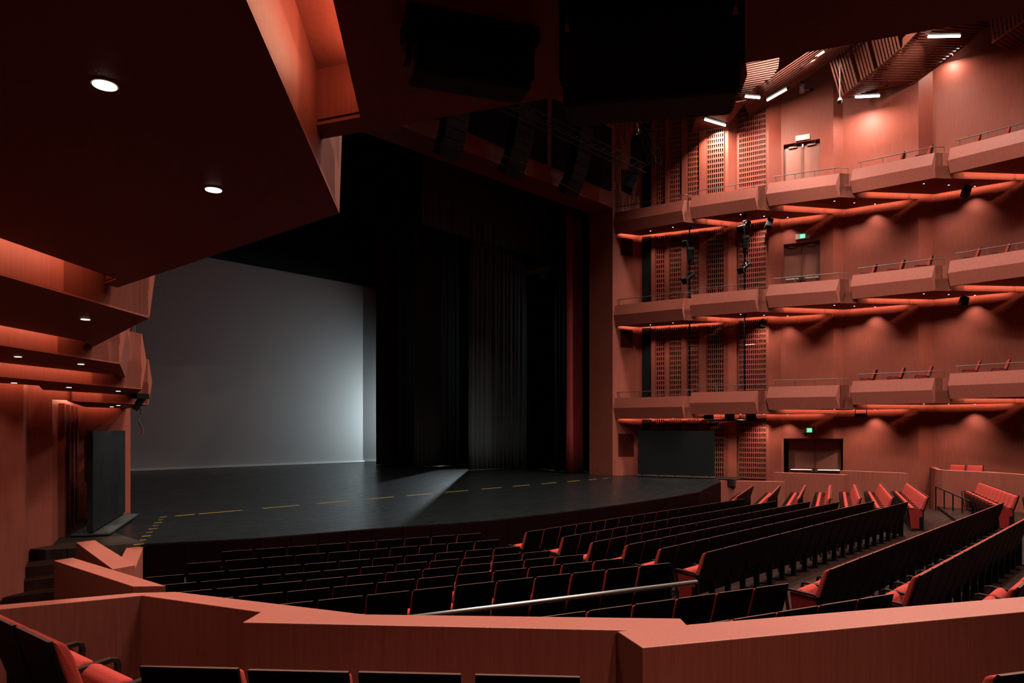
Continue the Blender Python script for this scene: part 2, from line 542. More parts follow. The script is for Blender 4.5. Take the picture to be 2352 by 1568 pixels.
# stage machinery glimpsed in the wing
h = thing('fly_gallery', 'dim steel gallery with a yellow hoist high in the right wing', 'gallery')
for z in (9.2, 12.3):
    MB().box((17.5, 31.5, z), (0.9, 9.0, 0.12)).build('walkway', 'iron', h)
    for dz in (0.45, 0.9):
        MB().tube((17.0, 27.0, z + dz), (17.0, 36.0, z + dz), 0.025).build('guard_rail', 'truss', h)
MB().box((17.2, 29.5, 12.05), (0.25, 2.2, 0.3)).build('hoist_beam', 'yellow_steel', h)
MB().box((17.2, 29.0, 11.65), (0.35, 0.5, 0.4)).build('hoist_motor', 'yellow_steel', h)
for v in (27.5, 31.5, 35.5):
    MB().box((18.6, v, 7.0), (0.15, 0.15, 14)).build('post', 'iron', h)

# mobile black panels on castors
def mobile_panel(p, q, label):
    P, Q = V2(p), V2(q)
    t = thing('mobile_panel', label, 'panel', (0, 0, 0))
    MB().wallbox(P, Q, 0.10, 2.0, 0.10, 1).build('board', 'screen', t)
    d = (Q - P).normalized()
    n = Vector((-d.y, d.x))
    for i in range(5):
        c = P.lerp(Q, 0.06 + 0.22 * i) + n * 0.05
        MB().tube((c.x - n.x * 0.02, c.y - n.y * 0.02, 0.045), (c.x + n.x * 0.02, c.y + n.y * 0.02, 0.045), 0.045, 12).build('castor', 'iron', t)
    MB().wallbox(P - n * 0.28, Q - n * 0.28, 0.03, 0.06, 0.65, 1).build('base_tray', 'alu', t)
    return t
mobile_panel((-11.79, 14.90), (-10.29, 17.89), 'tall black mobile panel standing at the near side of the stage')
mobile_panel((10.38, 17.56), (11.22, 14.35), 'wide black mobile panel standing under the far balconies')

# ------------------------------------------------------------------ hall floor
def side(u):
    return max(0.0, abs(u) - 5.9) * 0.35
def floor_z(s_):
    if s_ > 4.0:
        return -1.105 + (8.7 - max(5.0, min(s_, 8.7))) * 0.065
    if s_ > 2.62:
        return -0.76
    if s_ > 1.5:
        return -0.66
    if s_ > 0.45:
        return -0.52
    return -0.38
mb = MB()
US = [-13.6, -5.9, 5.9, 13.6]
edges = [15.5, 11.3, 10.2, 9.2, 8.2, 7.2, 6.2, 5.0, 4.0, 2.62, 1.5, 0.45, -4.2]
for a, b in zip(edges[:-1], edges[1:]):
    mid = (a + b) / 2
    za, zb = floor_z(a - 1e-4), floor_z(b + 1e-4)
    for i in range(3):
        u0, u1 = US[i], US[i + 1]
        q = [(u0, a + side(u0), za), (u1, a + side(u1), za), (u1, b + side(u1), zb), (u0, b + side(u0), zb)]
        mb.loft([(x, y, LOWZ) for x, y, z in q], q)
FLOOR = tag(mb.build('floor', 'floor'), 'dark board floor of the stalls, stepped towards the rear', kind='structure')

# raised side terraces
terr = {
    'front': ([(12.55, 12.35), (12.9, 9.62), (13.4, 9.98), (13.3, 7.75), (15.4, 7.6), (14.9, 10.4), (14.3, 10.95), (13.9, 12.5), (13.35, 12.95), (13.1, 13.7), (12.45, 13.7)], -0.65),
    'rear': ([(15.75, 7.3), (13.6, 6.55), (12.87, 4.6), (11.3, 2.7), (5.6, -0.85), (5.5, REAR), (17.2, REAR), (16.95, -0.4), (16.55, 4.2), (16.2, 4.5)], -0.16),
}
for s in (1, -1):
    for nm, (p, z) in terr.items():
        mb = MB().prism([mir(q, s) for q in p], LOWZ, z)
        tag(mb.build('floor_terrace', 'floor'), 'dark raised %s terrace floor on the %s side' % (nm, 'far' if s == 1 else 'near'), kind='structure')
# steps from the terrace to the stage
for s in (1, -1):
    t = thing('side_steps', 'dark wooden steps up to the stage beside the %s' % ('near red pillar' if s == -1 else 'far perforated wall'), 'steps')
    for i, (v0, v1, z) in enumerate(((12.7, 13.05, -0.48), (13.0, 13.35, -0.32), (13.3, 13.8, -0.16))):
        MB().prism([mir(q, s) for q in [(13.6, v0), (12.4, v0 - 0.1), (12.4, v1), (13.3, v1)]], LOWZ, z).build('step', 'floor', t)

# parapet walls round the terraces (tops stepping up towards the rear)
PAR = {
    'a': ([(11.38, 13.48), (11.62, 13.60), (12.45, 11.5), (12.20, 11.40)], -0.07),
    'b': ([(12.74, 12.31), (12.47, 12.35), (12.75, 9.70), (13.04, 9.62)], 0.29),
    'c': ([(13.58, 9.98), (13.36, 10.04), (13.17, 7.53), (13.41, 7.75)], 0.42),
    'd': ([(15.75, 7.42), (14.65, 7.06), (13.73, 6.72), (13.46, 6.50), (12.74, 4.63), (12.99, 4.49), (13.72, 6.57), (14.68, 6.89), (15.75, 7.22)], 0.57),
    'e': ([(13.27, 5.29), (12.74, 4.63), (11.15, 2.80), (11.40, 2.55), (13.51, 5.10)], 0.571),
    'f': ([(11.77, 2.94), (11.23, 2.65), (5.50, -0.72), (5.68, -1.02), (11.97, 2.60)], 0.572),
}
PARR = {'a': [(11.20, 14.10), (11.45, 14.20), (12.65, 11.95), (12.40, 11.85)]}
PL = {
    (-1, 'a'): 'short red parapet arm running down from the near stage corner',
    (-1, 'b'): 'red parapet arm meeting the stage-corner parapet in a Y shape',
    (-1, 'c'): 'red slanting parapet between the dark steps and the stalls',
    (-1, 'd'): 'red angled parapet with a V corner behind the single red armchair',
    (-1, 'e'): 'long red parapet in front of the row of four black seat backs',
    (-1, 'f'): 'widest red parapet running out of the frame beneath the stalls rows',
    (1, 'a'): 'far red parapet starting at the black stage corner',
    (1, 'b'): 'far red parapet in front of the ground-floor double door',
    (1, 'c'): 'far red parapet between the double door and the aisle gap',
    (1, 'd'): 'far red parapet behind the black stair railing',
    (1, 'e'): 'far red parapet cut off by the picture edge',
}
for s in (-1, 1):
    for k, (p, z) in PAR.items():
        if (s, k) not in PL:
            continue
        if s == 1 and k in PARR:
            p = PARR[k]
        mb = MB().prism([mir(q, s) for q in p], LOWZ, z)
        o = tag(mb.build('parapet_wall', 'wood'), PL[(s, k)], 'parapet')
        bv = o.modifiers.new('soft_edge', 'BEVEL')
        bv.width = 0.006
        bv.segments = 2

# ------------------------------------------------------------------ balconies
def offset_path(path, dist, inward):
    """path offset by dist to the side of the point inward"""
    pts = [V2(p) for p in path]
    segs = []
    for a, b in zip(pts[:-1], pts[1:]):
        d = (b - a).normalized()
        n = Vector((-d.y, d.x))
        if n.dot(V2(inward) - a) < 0:
            n = -n
        segs.append((a + n * dist, d, n))
    out = [segs[0][0]]
    for (p, d, n), (q, e, m) in zip(segs[:-1], segs[1:]):
        out.append(xing(p, d, q, e))
    return out, segs

PROF = [(-0.12, 0.03), (-0.02, 0.016), (0.0, 0.0), (0.075, 0.48), (0.0, 0.93), (-0.20, 0.93), (-0.20, 0.42), (-0.12, 0.42)]
def balcony(s, tier, kmax, label):
    root = thing('balcony', label, 'balcony')
    for k in range(1, kmax + 1):
        b = base(k, tier)
        a_, b_, s_, r_ = V2(mir(A[k], s)), V2(mir(B[k], s)), V2(mir(S[k], s)), V2(mir(R[k], s))
        mids = [V2(mir(q, s)) for q in J.get(k, [])]
        path = [a_, s_] + mids + [r_]
        inside = (a_ + b_ + r_ + s_) / 4
        # parapet
        dAB = (b_ - a_).normalized()
        nrm = Vector((-dAB.y, dAB.x))
        if nrm.dot(inside - a_) > 0:
            nrm = -nrm
        eA = (a_ - s_).normalized()
        eB = (b_ - r_).normalized()
        ra, rb = [], []
        for o_, h in PROF:
            pa = a_ + eA * (o_ / max(0.35, nrm.dot(eA)))
            pb = b_ + eB * (o_ / max(0.35, nrm.dot(eB)))
            ra.append((pa.x, pa.y, b + h))
            rb.append((pb.x, pb.y, b + h))
        par = MB().loft(ra, rb).build('parapet_panel', 'wood', root)
        # return wall and riser to the next bay
        if k < kmax or k < 6:
            nxt = b + STEP
            m2 = MB()
            e = b_ - eB * 1.15
            sd = 1 if Vector((-(e - b_).y, (e - b_).x)).dot(inside - b_) > 0 else -1
            m2.wallbox(b_ - eB * 0.02, e, b + 0.0145, b + 0.93, 0.18, sd)
            m2.build('return_panel', 'wood', root)
            MB().wallbox(b_ - eB * 0.02, r_ - eB * 0.4, b + 0.015, nxt + 0.30, 0.06, sd).build('soffit_riser', 'wood', root)
        # soffit: lower plate with light slots, upper plate closing the cove
        Q, segs = offset_path(path, 0.20, inside)
        dirp = segs[0][1]
        q_end = xing(segs[-1][0], segs[-1][1], b_, (r_ - b_).normalized())
        fl = a_ - nrm * 0.13
        p0 = xing(fl, dAB, a_, dirp)
        q0 = xing(fl, dAB, segs[0][0], dirp)
        low = [a_, b_, q_end] + list(reversed(Q[1:])) + [q0, p0]
        MB().prism(low, b, b + 0.014).build('soffit', 'wood', root)
        up_ = [a_, b_, r_] + list(reversed(mids)) + [s_]
        MB().prism(up_, b + 0.25, b + 0.42).build('balcony_floor', 'wood', root)
        # cove strips along the slot
        ends = [q0] + Q[1:] + [q_end]
        for (p, d, n), c0, c1 in zip(segs, ends[:-1], ends[1:]):
            L = (c1 - c0).length
            if L < 0.3:
                continue
            c = (c0 + c1) / 2 + n * 0.045
            lip = MB().wallbox(c0 + n * 0.07, c1 + n * 0.07, b + 0.012, b + 0.26, 0.015, 1)
            lip.build('cove_lip', 'wood', root)
            area('cove_strip', (c.x, c.y, b + (0.15 if s == -1 else 0.06)), (-n.x, -n.y, 0.05), L * 0.97, 0.06, COVE_W * L * (1.25 if s == 1 else 1.0), COVE_C, root)
        # handrail along the top of the parapet
        top = b + 0.93
        hA = a_ - nrm * 0.10 + dAB * 0.15
        hB = b_ - nrm * 0.10 - dAB * 0.05
        rail = MB().tube((hA.x, hA.y, top + 0.26), (hB.x, hB.y, top + 0.26), 0.016, 6).build('handrail', 'rail', root)
        n_p = 4
        for i in range(n_p):
            c = hA.lerp(hB, (i + 0.15) / (n_p - 0.7))
            MB().tube((c.x, c.y, top - 0.01), (c.x, c.y, top + 0.26), 0.012, 6).build('rail_post', 'rail', rail)
        if k < 6:
            e = hB - eB * 0.42
            MB().tube((hB.x, hB.y, top + 0.26), (e.x, e.y, top + 0.26), 0.014, 6).build('return_rail', 'rail', rail)
            MB().tube((e.x, e.y, top - 0.01), (e.x, e.y, top + 0.26), 0.012, 6).build('rail_post', 'rail', rail)
    return root

balcony(1, 0, 6, 'lowest of the three red stepped balconies on the far side wall')
balcony(1, 1, 6, 'middle red stepped balcony on the far side wall')
balcony(1, 2, 6, 'topmost red stepped balcony on the far side wall')
balcony(-1, 0, 6, 'red stepped balcony overhead on the near side, dark soffits with lit coves')

# ------------------------------------------------------------------ recessed downlights in the soffits
DL = {1: [(10.79, 17.17), (10.97, 16.15)], 2: [(11.80, 13.45), (12.70, 12.85), (13.55, 12.21)],
      3: [(13.23, 10.20), (14.00, 9.70), (14.73, 9.15)], 4: [(13.98, 7.22), (14.80, 6.58), (15.65, 5.90)],
      5: [(14.45, 3.42), (15.15, 2.65), (15.9, 1.9)]}
TN = {0: 'lowest', 1: 'middle', 2: 'topmost'}
ring_me = MB().disc((0, 0, -0.006), 0.043, 0.008, 20).mesh('ring')
lens_me = MB().disc((0, 0, -0.009), 0.037, 0.004, 20).mesh('lens')
def downlight(u, v, z, label, watts, angle=62, sc_=1.0, blend=0.9):
    t = thing('recessed_downlight', label, 'downlight', (u, v, z), 0, 'recessed downlights in the balcony soffits')
    for nm_, me_, mt_ in (('trim_ring', ring_me, 'white'), ('lens', lens_me, 'lens')):
        link(nm_, me_, mt_, t).scale = (sc_, sc_, 1)
    spot('lamp', (0, 0, -0.03), (0, 0, -1), watts, WARM, angle, blend, 0.04, t)
    return t
for tier in (0, 1, 2):
    for k in range(1, 6):
        for i, (u, v) in enumerate(DL[k]):
            near = (i == 2)
            downlight(u, v, base(k, tier), 'downlight in the %s far balcony, bay %s from the stage, %s from front' % (TN[tier], ['one', 'two', 'three', 'four', 'five'][k - 1], ORD[i]),
                      SPOT_W * (2.6, 5.0, 2.6)[i] if k > 1 else SPOT_W * 2.0, (100, 118, 96)[i], 0.75, 0.9)
for k in range(1, 6):
    for i, (u, v) in enumerate(DL[k]):
        downlight(-u, v, base(k, 0), 'small downlight in the near balcony soffit, bay %s from the stage, %s from the front' % (['one', 'two', 'three', 'four', 'five'][k - 1], ORD[i]),
                  SPOT_W * (0.5 if k < 4 else 1.3), 112)

for i, (u, v) in enumerate(((-13.45, -0.7), (-14.6, -1.4), (-15.7, -2.1))):  # out of view, added to light the near parapet faces
    downlight(u, v, base(6, 0), 'unseen downlight added in the near balcony soffit above the camera, %s from the front' % ORD[i], SPOT_W * 3.2, 140, 1.0, 0.35)

# ------------------------------------------------------------------ perforated panels and pilasters on the far wall
def grille(p, q, z0, z1, cols, parent):
    P, Q = V2(p), V2(q)
    d = (Q - P).normalized()
    n = Vector((d.y, -d.x))          # towards the hall
    L = (Q - P).length
    MB().wallbox(P + n * 0.004, Q + n * 0.004, z0, z1, 0.006, -1).build('grille_backing', 'black', parent)
    mb = MB()
    off = n * 0.012
    pit = L / cols
    bw = pit * 0.40
    for i in range(cols + 1):
        c = P + d * (pit * i) + off
        a, b = c - d * bw / 2, c + d * bw / 2
        mb.wallbox(a, b, z0, z1, 0.05, -1)
    rh = 0.215
    z = z0
    while z < z1 + 0.01:
        mb.wallbox(P + off + n * 0.002, Q + off + n * 0.002, z - 0.032, min(z + 0.032, z1 + 0.03), 0.046, -1)
        z += rh
    o = mb.build('grille_panel', 'wood', parent)
    return o

def on_w1(p):
    a, d = V2(S[1]), (V2(R[1]) - V2(S[1])).normalized()
    return a + d * (V2(p) - a).dot(d)
GR = [((11.54, 17.33), (11.67, 16.98), 4), ((11.76, 16.75), (11.92, 16.29), 6), ((12.02, 16.02), (12.18, 15.58), 6), ((12.30, 15.23), (12.54, 14.57), 8)]
PIL = [((11.47, 17.54), (11.53, 17.36)), ((11.68, 16.95), (11.75, 16.78)), ((11.93, 16.26), (12.01, 16.05)), ((12.19, 15.55), (12.29, 15.26))]
def levels(k):
    return [(-0.02, base(k, 0) - 0.02), (base(k, 0) + 0.43, base(k, 1) - 0.02), (base(k, 1) + 0.43, base(k, 2) - 0.02), (base(k, 2) + 0.43, 17.2)]
for z0, z1 in levels(1):
    for p, q, c in GR:
        grille(on_w1(p), on_w1(q), z0, z1, c, WALL_R)
    for p, q in PIL:
        d = (V2(q) - V2(p)).normalized()
        n = Vector((d.y, -d.x))
        MB().wallbox(on_w1(p), on_w1(q), z0, z1, 0.10, -1).build('pilaster', 'wood', WALL_R)
    MB().wallbox(on_w1((11.32, 17.95)), on_w1((11.47, 17.54)), z0, z1, 0.012, -1).build('slot_shade_sheet', 'black', WALL_R)  # black sheet on the wall paints the shaded depth of the slot opening
for z0, z1 in levels(2):
    grille((12.985, 14.085), (13.265, 13.015), z0, z1, 14, WALL_R)
# dark cloth squares on the wall beside the proscenium, slit pattern at the top
dE = (V2(S[1]) - V2(KJ)).normalized()
nE = Vector((dE.y, -dE.x))
def on_end(t0, t1, z0, z1, mat, name, th=0.012):
    a, b = V2(KJ) + dE * t0, V2(KJ) + dE * t1
    MB().wallbox(a, b, z0, z1, th, -1).build(name, mat, WALL_R)
on_end(0.42, 1.05, 9.88, 10.66, 'dark_red', 'dark_cloth_square')
on_end(0.42, 1.05, 5.75, 6.56, 'dark_red', 'dark_cloth_square')
on_end(0.30, 1.12, 0.84, 1.86, 'dark_red', 'dark_cloth_square')
on_end(0.45, 0.95, 12.95, 13.75, 'dark_red', 'dark_cloth_square')
for i in range(20):
    t0 = 0.12 + i * 0.062
    z = 11.3
    while z < 15.8:
        ln = random.uniform(0.7, 2.2)
        if not (0.42 < t0 < 0.97 and z + ln > 12.8 and z < 13.85):
            on_end(t0, t0 + random.choice((0.015, 0.022)), z, min(16, z + ln), 'black', 'wall_slit', 0.008)
        z += ln + random.uniform(0.05, 0.5)
for i, (t0, z0) in enumerate(((0.06, -0.02),)):
    on_end(0.10, 1.30, -0.02, 0.70, 'wood', 'access_panel', 0.02)

# near-side counterparts that show beside the stage
dL = (V2(mir(S[1], -1)) - V2(mir(KJ, -1))).normalized()
def on_left(t0, t1, z0, z1, mat, name, th=0.015):
    a, b = V2(mir(KJ, -1)) + dL * t0, V2(mir(KJ, -1)) + dL * t1
    MB().wallbox(a, b, z0, z1, th, 1).build(name, mat, WALL_L)
on_left(0.25, 1.20, 0.86, 1.88, 'dark_red', 'dark_cloth_square')
on_left(0.10, 1.36, -0.0, 0.70, 'wood', 'access_panel', 0.025)
for p, q in PIL:
    MB().wallbox(mir(p, -1), mir(q, -1), 0, base(1, 0) - 0.02, 0.12, 1).build('pilaster', 'wood', WALL_L)

# ------------------------------------------------------------------ doors and exit signs
dJ = (V2(R[2]) - V2(J[2][1])).normalized()
nJ = Vector((-dJ.y, dJ.x))            # away from the hall
LJ = (V2(R[2]) - V2(J[2][1])).length
def double_door(name, P, Q, z0, z1, label, bar_z, closers, vbar):
    d = (Q - P).normalized()
    nh = Vector((d.y, -d.x))          # towards the hall
    L = (Q - P).length
    t = tag(bpy.data.objects.new(name, None), label, kind='structure')
    COL.objects.link(t)
    t.empty_display_size = 0.1
    mid = P + d * L / 2
    for i, (a, b) in enumerate(((P, mid - d * 0.02), (mid + d * 0.02, Q))):
        leaf = MB().wallbox(a, b, z0, z1, 0.05, 1).build('door_leaf', 'door', t)
        if bar_z is not None:
            o1, o2 = a + nh * 0.07 + d * 0.08, b + nh * 0.07 - d * 0.06
            MB().tube((o1.x, o1.y, bar_z), (o2.x, o2.y, bar_z), 0.035, 8).build('push_bar', 'chrome', leaf)
            e = (b if i == 0 else a) + nh * 0.06 + (d * -0.06 if i == 0 else d * 0.06)
            MB().box((e.x, e.y, bar_z), (0.1, 0.1, 0.16)).build('latch_box', 'chrome', leaf)
        if closers:
            c = (a + b) / 2 + nh * 0.05
            MB().box((c.x, c.y, z1 - 0.12), (0.05, 0.32, 0.07), math.atan2(d.y, d.x) - math.pi / 2).build('door_closer', 'sign_dark', leaf)
            e1, e2 = c + nh * 0.03, c + nh * 0.16 + d * 0.16
            MB().tube((e1.x, e1.y, z1 - 0.07), (e2.x, e2.y, z1 - 0.05), 0.012, 6).build('closer_arm', 'steel', leaf)
    MB().wallbox(mid - d * 0.03, mid + d * 0.03, z0, z1, 0.02, -1).build('astragal', 'wood', t)
    if vbar:
        m = mid + nh * 0.05 + d * 0.04
        MB().tube((m.x, m.y, z0 + 0.2), (m.x, m.y, z1 - 0.08), 0.014, 6).build('vertical_rod', 'steel', t)
        MB().box((m.x, m.y, z1 - 0.10), (0.06, 0.06, 0.14)).build('rod_latch', 'steel', t)
    return t
p0 = V2(J[2][1]) + dJ * LJ * DOOR_T[0] + nJ * 0.20
p1 = V2(J[2][1]) + dJ * LJ * DOOR_T[1] + nJ * 0.20
double_door('door_1', p0, p1, TOPDOOR[0], TOPDOOR[1], 'pale red double door on the topmost far balcony', 12.42, True, True)
double_door('door_2', p0, p1, MIDDOOR[0], MIDDOOR[1], 'red double door with bright push bars on the middle far balcony', 8.45, True, True)
g0, g1 = V2(J[2][1]) + nJ * 0.58 + dJ * 0.25, V2(S[3]) + nJ * 0.50 - dJ * 0.08
double_door('door_3', g0, g1, GRDOOR[0], GRDOOR[1], 'dark double door with push bars at ground level behind parapets', 0.32, True, True)
mb = MB().wallbox(V2(J[2][1]) + nJ * 0.002, V2(J[2][1]) + nJ * 0.60 + dJ * 0.02, GRDOOR[0], GRDOOR[1], 0.20, 1)
mb.build('door_reveal', 'wood', WALL_R)
mb = MB().wallbox(V2(J[2][1]) + nJ * 0.66 - dJ * 0.2, V2(S[3]) + nJ * 0.66 + dJ * 0.3, LOWZ, 2.2, 0.05, 1)
mb.build('door_recess_back', 'black', WALL_R)
MB().wallbox(V2(S[3]) + nJ * 0.2, V2(S[3]) + nJ * 0.66, GRDOOR[0], GRDOOR[1], 0.08, -1).build('door_reveal', 'wood', WALL_R)
MB().prism([tuple(V2(J[2][1]) + nJ * 0.2), tuple(V2(S[3]) + nJ * 0.2), tuple(V2(S[3]) + nJ * 0.7), tuple(V2(J[2][1]) + nJ * 0.7)], GRDOOR[1], GRDOOR[1] + 0.1).build('door_recess_head', 'wood', WALL_R)
def exit_sign(t_, z, label, body, lit):
    c = V2(J[2][1]) + dJ * LJ * t_ - nJ * 0.03
    r_ = math.atan2(dJ.y, dJ.x)
    t = thing('exit_sign', label, 'exit sign', (c.x, c.y, z), r_)
    MB().box((0, 0, 0), (0.56, 0.05, 0.22)).build('sign_box', body, t)
    MB().box((0.0, -0.028, 0), (0.20 if lit == 'green' else 0.30, 0.008, 0.17)).build('sign_face', lit, t)
    # running figure through a doorway
    f = MB()
    f.box((0.035, -0.034, 0.0), (0.012, 0.004, 0.13)).box((0.075, -0.034, 0.0), (0.012, 0.004, 0.13)).box((0.055, -0.034, 0.06), (0.05, 0.004, 0.012))
    f.box((-0.02, -0.034, 0.045), (0.024, 0.004, 0.024)).box((-0.03, -0.034, 0.008), (0.03, 0.004, 0.05))
    f.add([(-0.04, -0.034, -0.015), (-0.02, -0.034, -0.015), (-0.06, -0.034, -0.06), (-0.075, -0.034, -0.055)], [(0, 1, 2, 3)])
    f.add([(-0.035, -0.034, -0.015), (-0.015, -0.034, -0.015), (0.012, -0.034, -0.055), (-0.004, -0.034, -0.06)], [(0, 1, 2, 3)])
    f.build('pictogram', 'sign_white' if lit == 'green' else 'green', t)
    return t
exit_sign(0.42, 14.36, 'pale washed-out exit sign above the topmost balcony door', 'sign_off', 'sign_white')
exit_sign(0.42, 10.20, 'exit sign with green running figure above the middle balcony door', 'sign_off', 'green')
exit_sign(0.55, 2.02, 'small green exit sign over the ground-level double door', 'sign_dark', 'green')

# ------------------------------------------------------------------ slatted ceiling baffles
def along(pts, t):
    P = [Vector(p) for p in pts]
    ls = [(b - a).length for a, b in zip(P[:-1], P[1:])]
    x = t * sum(ls)
    for a, b, l in zip(P[:-1], P[1:], ls):
        if x <= l + 1e-9:
            return a.lerp(b, x / l)
        x -= l
    return P[-1]
def slats(parent, e1, e2, n, w_, th, skip=()):
    for i in range(n):
        if i in skip:
            continue
        t = (i + 0.5) / n
        a, b = along(e1, t), along(e2, t)
        d = (along(e1, min(1, t + 0.02)) - along(e1, max(0, t - 0.02))).normalized()
        l = (b - a).normalized()
        nn = l.cross(d).normalized()
        d = nn.cross(l).normalized()
        hw, ht = d * w_ / 2, nn * th / 2
        MB().loft([a - hw - ht, a + hw - ht, a + hw + ht, a - hw + ht], [b - hw - ht, b + hw - ht, b + hw + ht, b - hw + ht]).build('slat', 'slat', parent)
def edge_bar(parent, pts, r=0.045):
    MB().path(pts, r, 4).build('edge_bar', 'slat', parent)

bf = thing('slatted_baffle', 'large folded slat baffle with hanging vertical slats above the far wall', 'baffle')
e_front = [(13.0, 9.91, 15.04), (12.85, 9.03, 15.35), (12.5, 7.6, 15.93), (12.2, 6.92, 16.27), (11.9, 6.22, 16.41), (11.6, 5.67, 16.53)]
e_wall = [(13.4, 9.86, 15.2), (15.3, 7.82, 15.8), (15.5, 6.33, 16.64), (15.6, 5.71, 17.1), (15.7, 5.24, 17.4), (15.8, 4.8, 17.6)]
for (f0, f1, w0, w1, n_) in zip(e_front[:-1], e_front[1:], e_wall[:-1], e_wall[1:], (9, 13, 7, 4, 4)):
    slats(bf, [f0, f1], [w0, w1], n_, 0.065, 0.05)
slats(bf, [(13.0, 9.93, 15.05), (12.5, 7.6, 15.93)], [(12.55, 10.3, 16.9), (12.0, 7.75, 17.2)], 22, 0.06, 0.05, skip=(7, 13))
MB().loft([(12.5, 7.55, 15.95), (12.2, 6.9, 16.27), (12.2, 6.9, 16.55), (12.5, 7.55, 16.3)], [(12.6, 7.6, 15.95), (12.3, 6.95, 16.27), (12.3, 6.95, 16.55), (12.6, 7.6, 16.3)]).build('end_plate', 'wood', bf)
edge_bar(bf, e_front[:3])
edge_bar(bf, e_wall)
bf = thing('slatted_baffle', 'narrow diagonal slat baffle carrying two slanting tube lamps', 'baffle')
e1 = [(12.9, 13.6, 15.45), (12.6, 10.17, 16.45), (12.4, 8.6, 16.9)]
e2 = [(11.2, 13.1, 15.5), (10.8, 9.68, 16.32), (10.7, 8.2, 16.7)]
for i in range(11):
    t = i / 10
    a = [Vector(p).lerp(Vector(q), t) for p, q in zip(e1, e2)]
    for p, q in zip(a[:-1], a[1:]):
        hw = Vector((0.035, 0, 0)); ht = Vector((0, 0, 0.022))
        MB().loft([p - hw - ht, p + hw - ht, p + hw + ht, p - hw + ht], [q - hw - ht, q + hw - ht, q + hw + ht, q - hw + ht]).build('slat', 'slat', bf)
bf = thing('slatted_baffle', 'flat slat baffle half hidden behind the big hanging loudspeaker', 'baffle')
slats(bf, [(8.31, 11.6, 15.8), (10.2, 12.4, 15.8), (11.6, 13.4, 15.75)], [(8.63, 10.4, 15.8), (10.5, 11.3, 15.8), (11.95, 12.6, 15.75)], 22, 0.075, 0.05)
edge_bar(bf, [(11.6, 13.4, 15.75), (11.95, 12.6, 15.75)])
bf = thing('slatted_baffle', 'small slat baffle tilted over the perforated panels with one tube lamp', 'baffle')
slats(bf, [(12.1, 15.9, 15.15), (10.6, 14.7, 15.35)], [(12.65, 14.55, 15.15), (11.2, 12.9, 15.35)], 18, 0.075, 0.05)
edge_bar(bf, [(12.1, 15.9, 15.15), (10.6, 14.7, 15.35)])
edge_bar(bf, [(12.1, 15.9, 15.15), (12.65, 14.55, 15.15)])
bf = thing('slatted_baffle', 'slat baffle cut off by the upper right corner of the picture', 'baffle')
slats(bf, [(14.5, 5.16, 16.02), (14.0, 3.4, 16.5)], [(14.2, 5.3, 17.4), (13.7, 3.4, 17.6)], 14, 0.06, 0.05)
slats(bf, [(14.5, 5.16, 16.02), (14.0, 3.4, 16.5)], [(16.3, 4.9, 16.3), (16.3, 3.2, 16.8)], 14, 0.075, 0.05)
edge_bar(bf, [(14.5, 5.16, 16.02), (14.0, 3.4, 16.5)])

# tube lamps under the baffles
def tube_lamp(a, b, label, watts, aim=(0, 0, -1), spread=172):
    a, b = Vector(a), Vector(b)
    t = thing('tube_lamp', label, 'lamp')
    d = (b - a).normalized()
    MB().tube(a, b, 0.045, 10).build('tube', 'tube', t, True)
    sd = d.cross(Vector((0, 0, 1))).normalized() * 0.10
    a2, b2 = a + Vector((0, 0, 0.055)) - d * 0.06, b + Vector((0, 0, 0.055)) + d * 0.06
    zz = Vector((0, 0, 0.03))
    MB().loft([a2 - sd, a2 + sd, a2 + sd * 0.8 + zz, a2 - sd * 0.8 + zz], [b2 - sd, b2 + sd, b2 + sd * 0.8 + zz, b2 - sd * 0.8 + zz]).build('housing', 'iron', t)
    area('lamp', (a + b) / 2 - Vector((0, 0, 0.06)), aim, 0.1, 0.1, watts, WARM, t, math.radians(spread))
tube_lamp((13.0, 6.84, 16.28), (13.8, 6.01, 16.30), 'bright horizontal tube lamp highest in the picture', TUBE_W)
tube_lamp((13.7, 9.56, 15.22), (14.3, 8.86, 15.24), 'bright horizontal tube lamp above the bare far wall', TUBE_W)
tube_lamp((11.7, 10.91, 16.22), (11.5, 9.98, 16.33), 'upper of the two slanting tube lamps on the narrow baffle', TUBE_W * 0.38, (0.6, 0, -0.8), 140)
tube_lamp((12.0, 12.41, 15.44), (11.9, 11.58, 15.57), 'lower of the two slanting tube lamps on the narrow baffle', TUBE_W * 0.38, (0.6, 0, -0.8), 140)
tube_lamp((11.0, 12.86, 15.40), (11.5, 12.49, 15.40), 'short tube lamp touching the edge of the big loudspeaker', TUBE_W, (0.3, 0, -1), 125)
tube_lamp((15.42, 6.95, 16.34), (15.52, 6.30, 16.72), 'thin tube lamp grazing the far wall under the large baffle', TUBE_W * 0.8)
tube_lamp((11.3, 14.81, 15.17), (12.3, 14.39, 15.10), 'tube lamp over the perforated panels', TUBE_W, (0.3, -0.1, -1), 130)

# unseen house downlights in the hall ceiling, rear pair added to light balcony returns
for i, (u, v) in enumerate([(-8.5, 1.5), (0, 1.5), (8.5, 1.5), (-9.5, 6.5), (0, 6.5), (9.5, 6.5), (-9.0, 11.0), (9.0, 11.0), (-5.5, -2.8), (5.5, -2.8)]):
    t = thing('unseen_house_downlight', 'unseen round house downlight in the hall ceiling, %s of ten' % ORD[i], 'downlight', (u, v, CEIL - 0.02), 0, 'unseen house downlights')
    MB().disc((0, 0, -0.06), 0.82, 0.06, 24).build('can', 'iron', t)
    MB().disc((0, 0, -0.07), 0.75, 0.01, 24).build('lens', 'lens', t)
    area('lamp', (0, 0, -0.09), (0, 0, -1), 1.3, 1.3, HOUSE_W, HOUSE_C, t, math.radians(88 if v > 10 else 122))

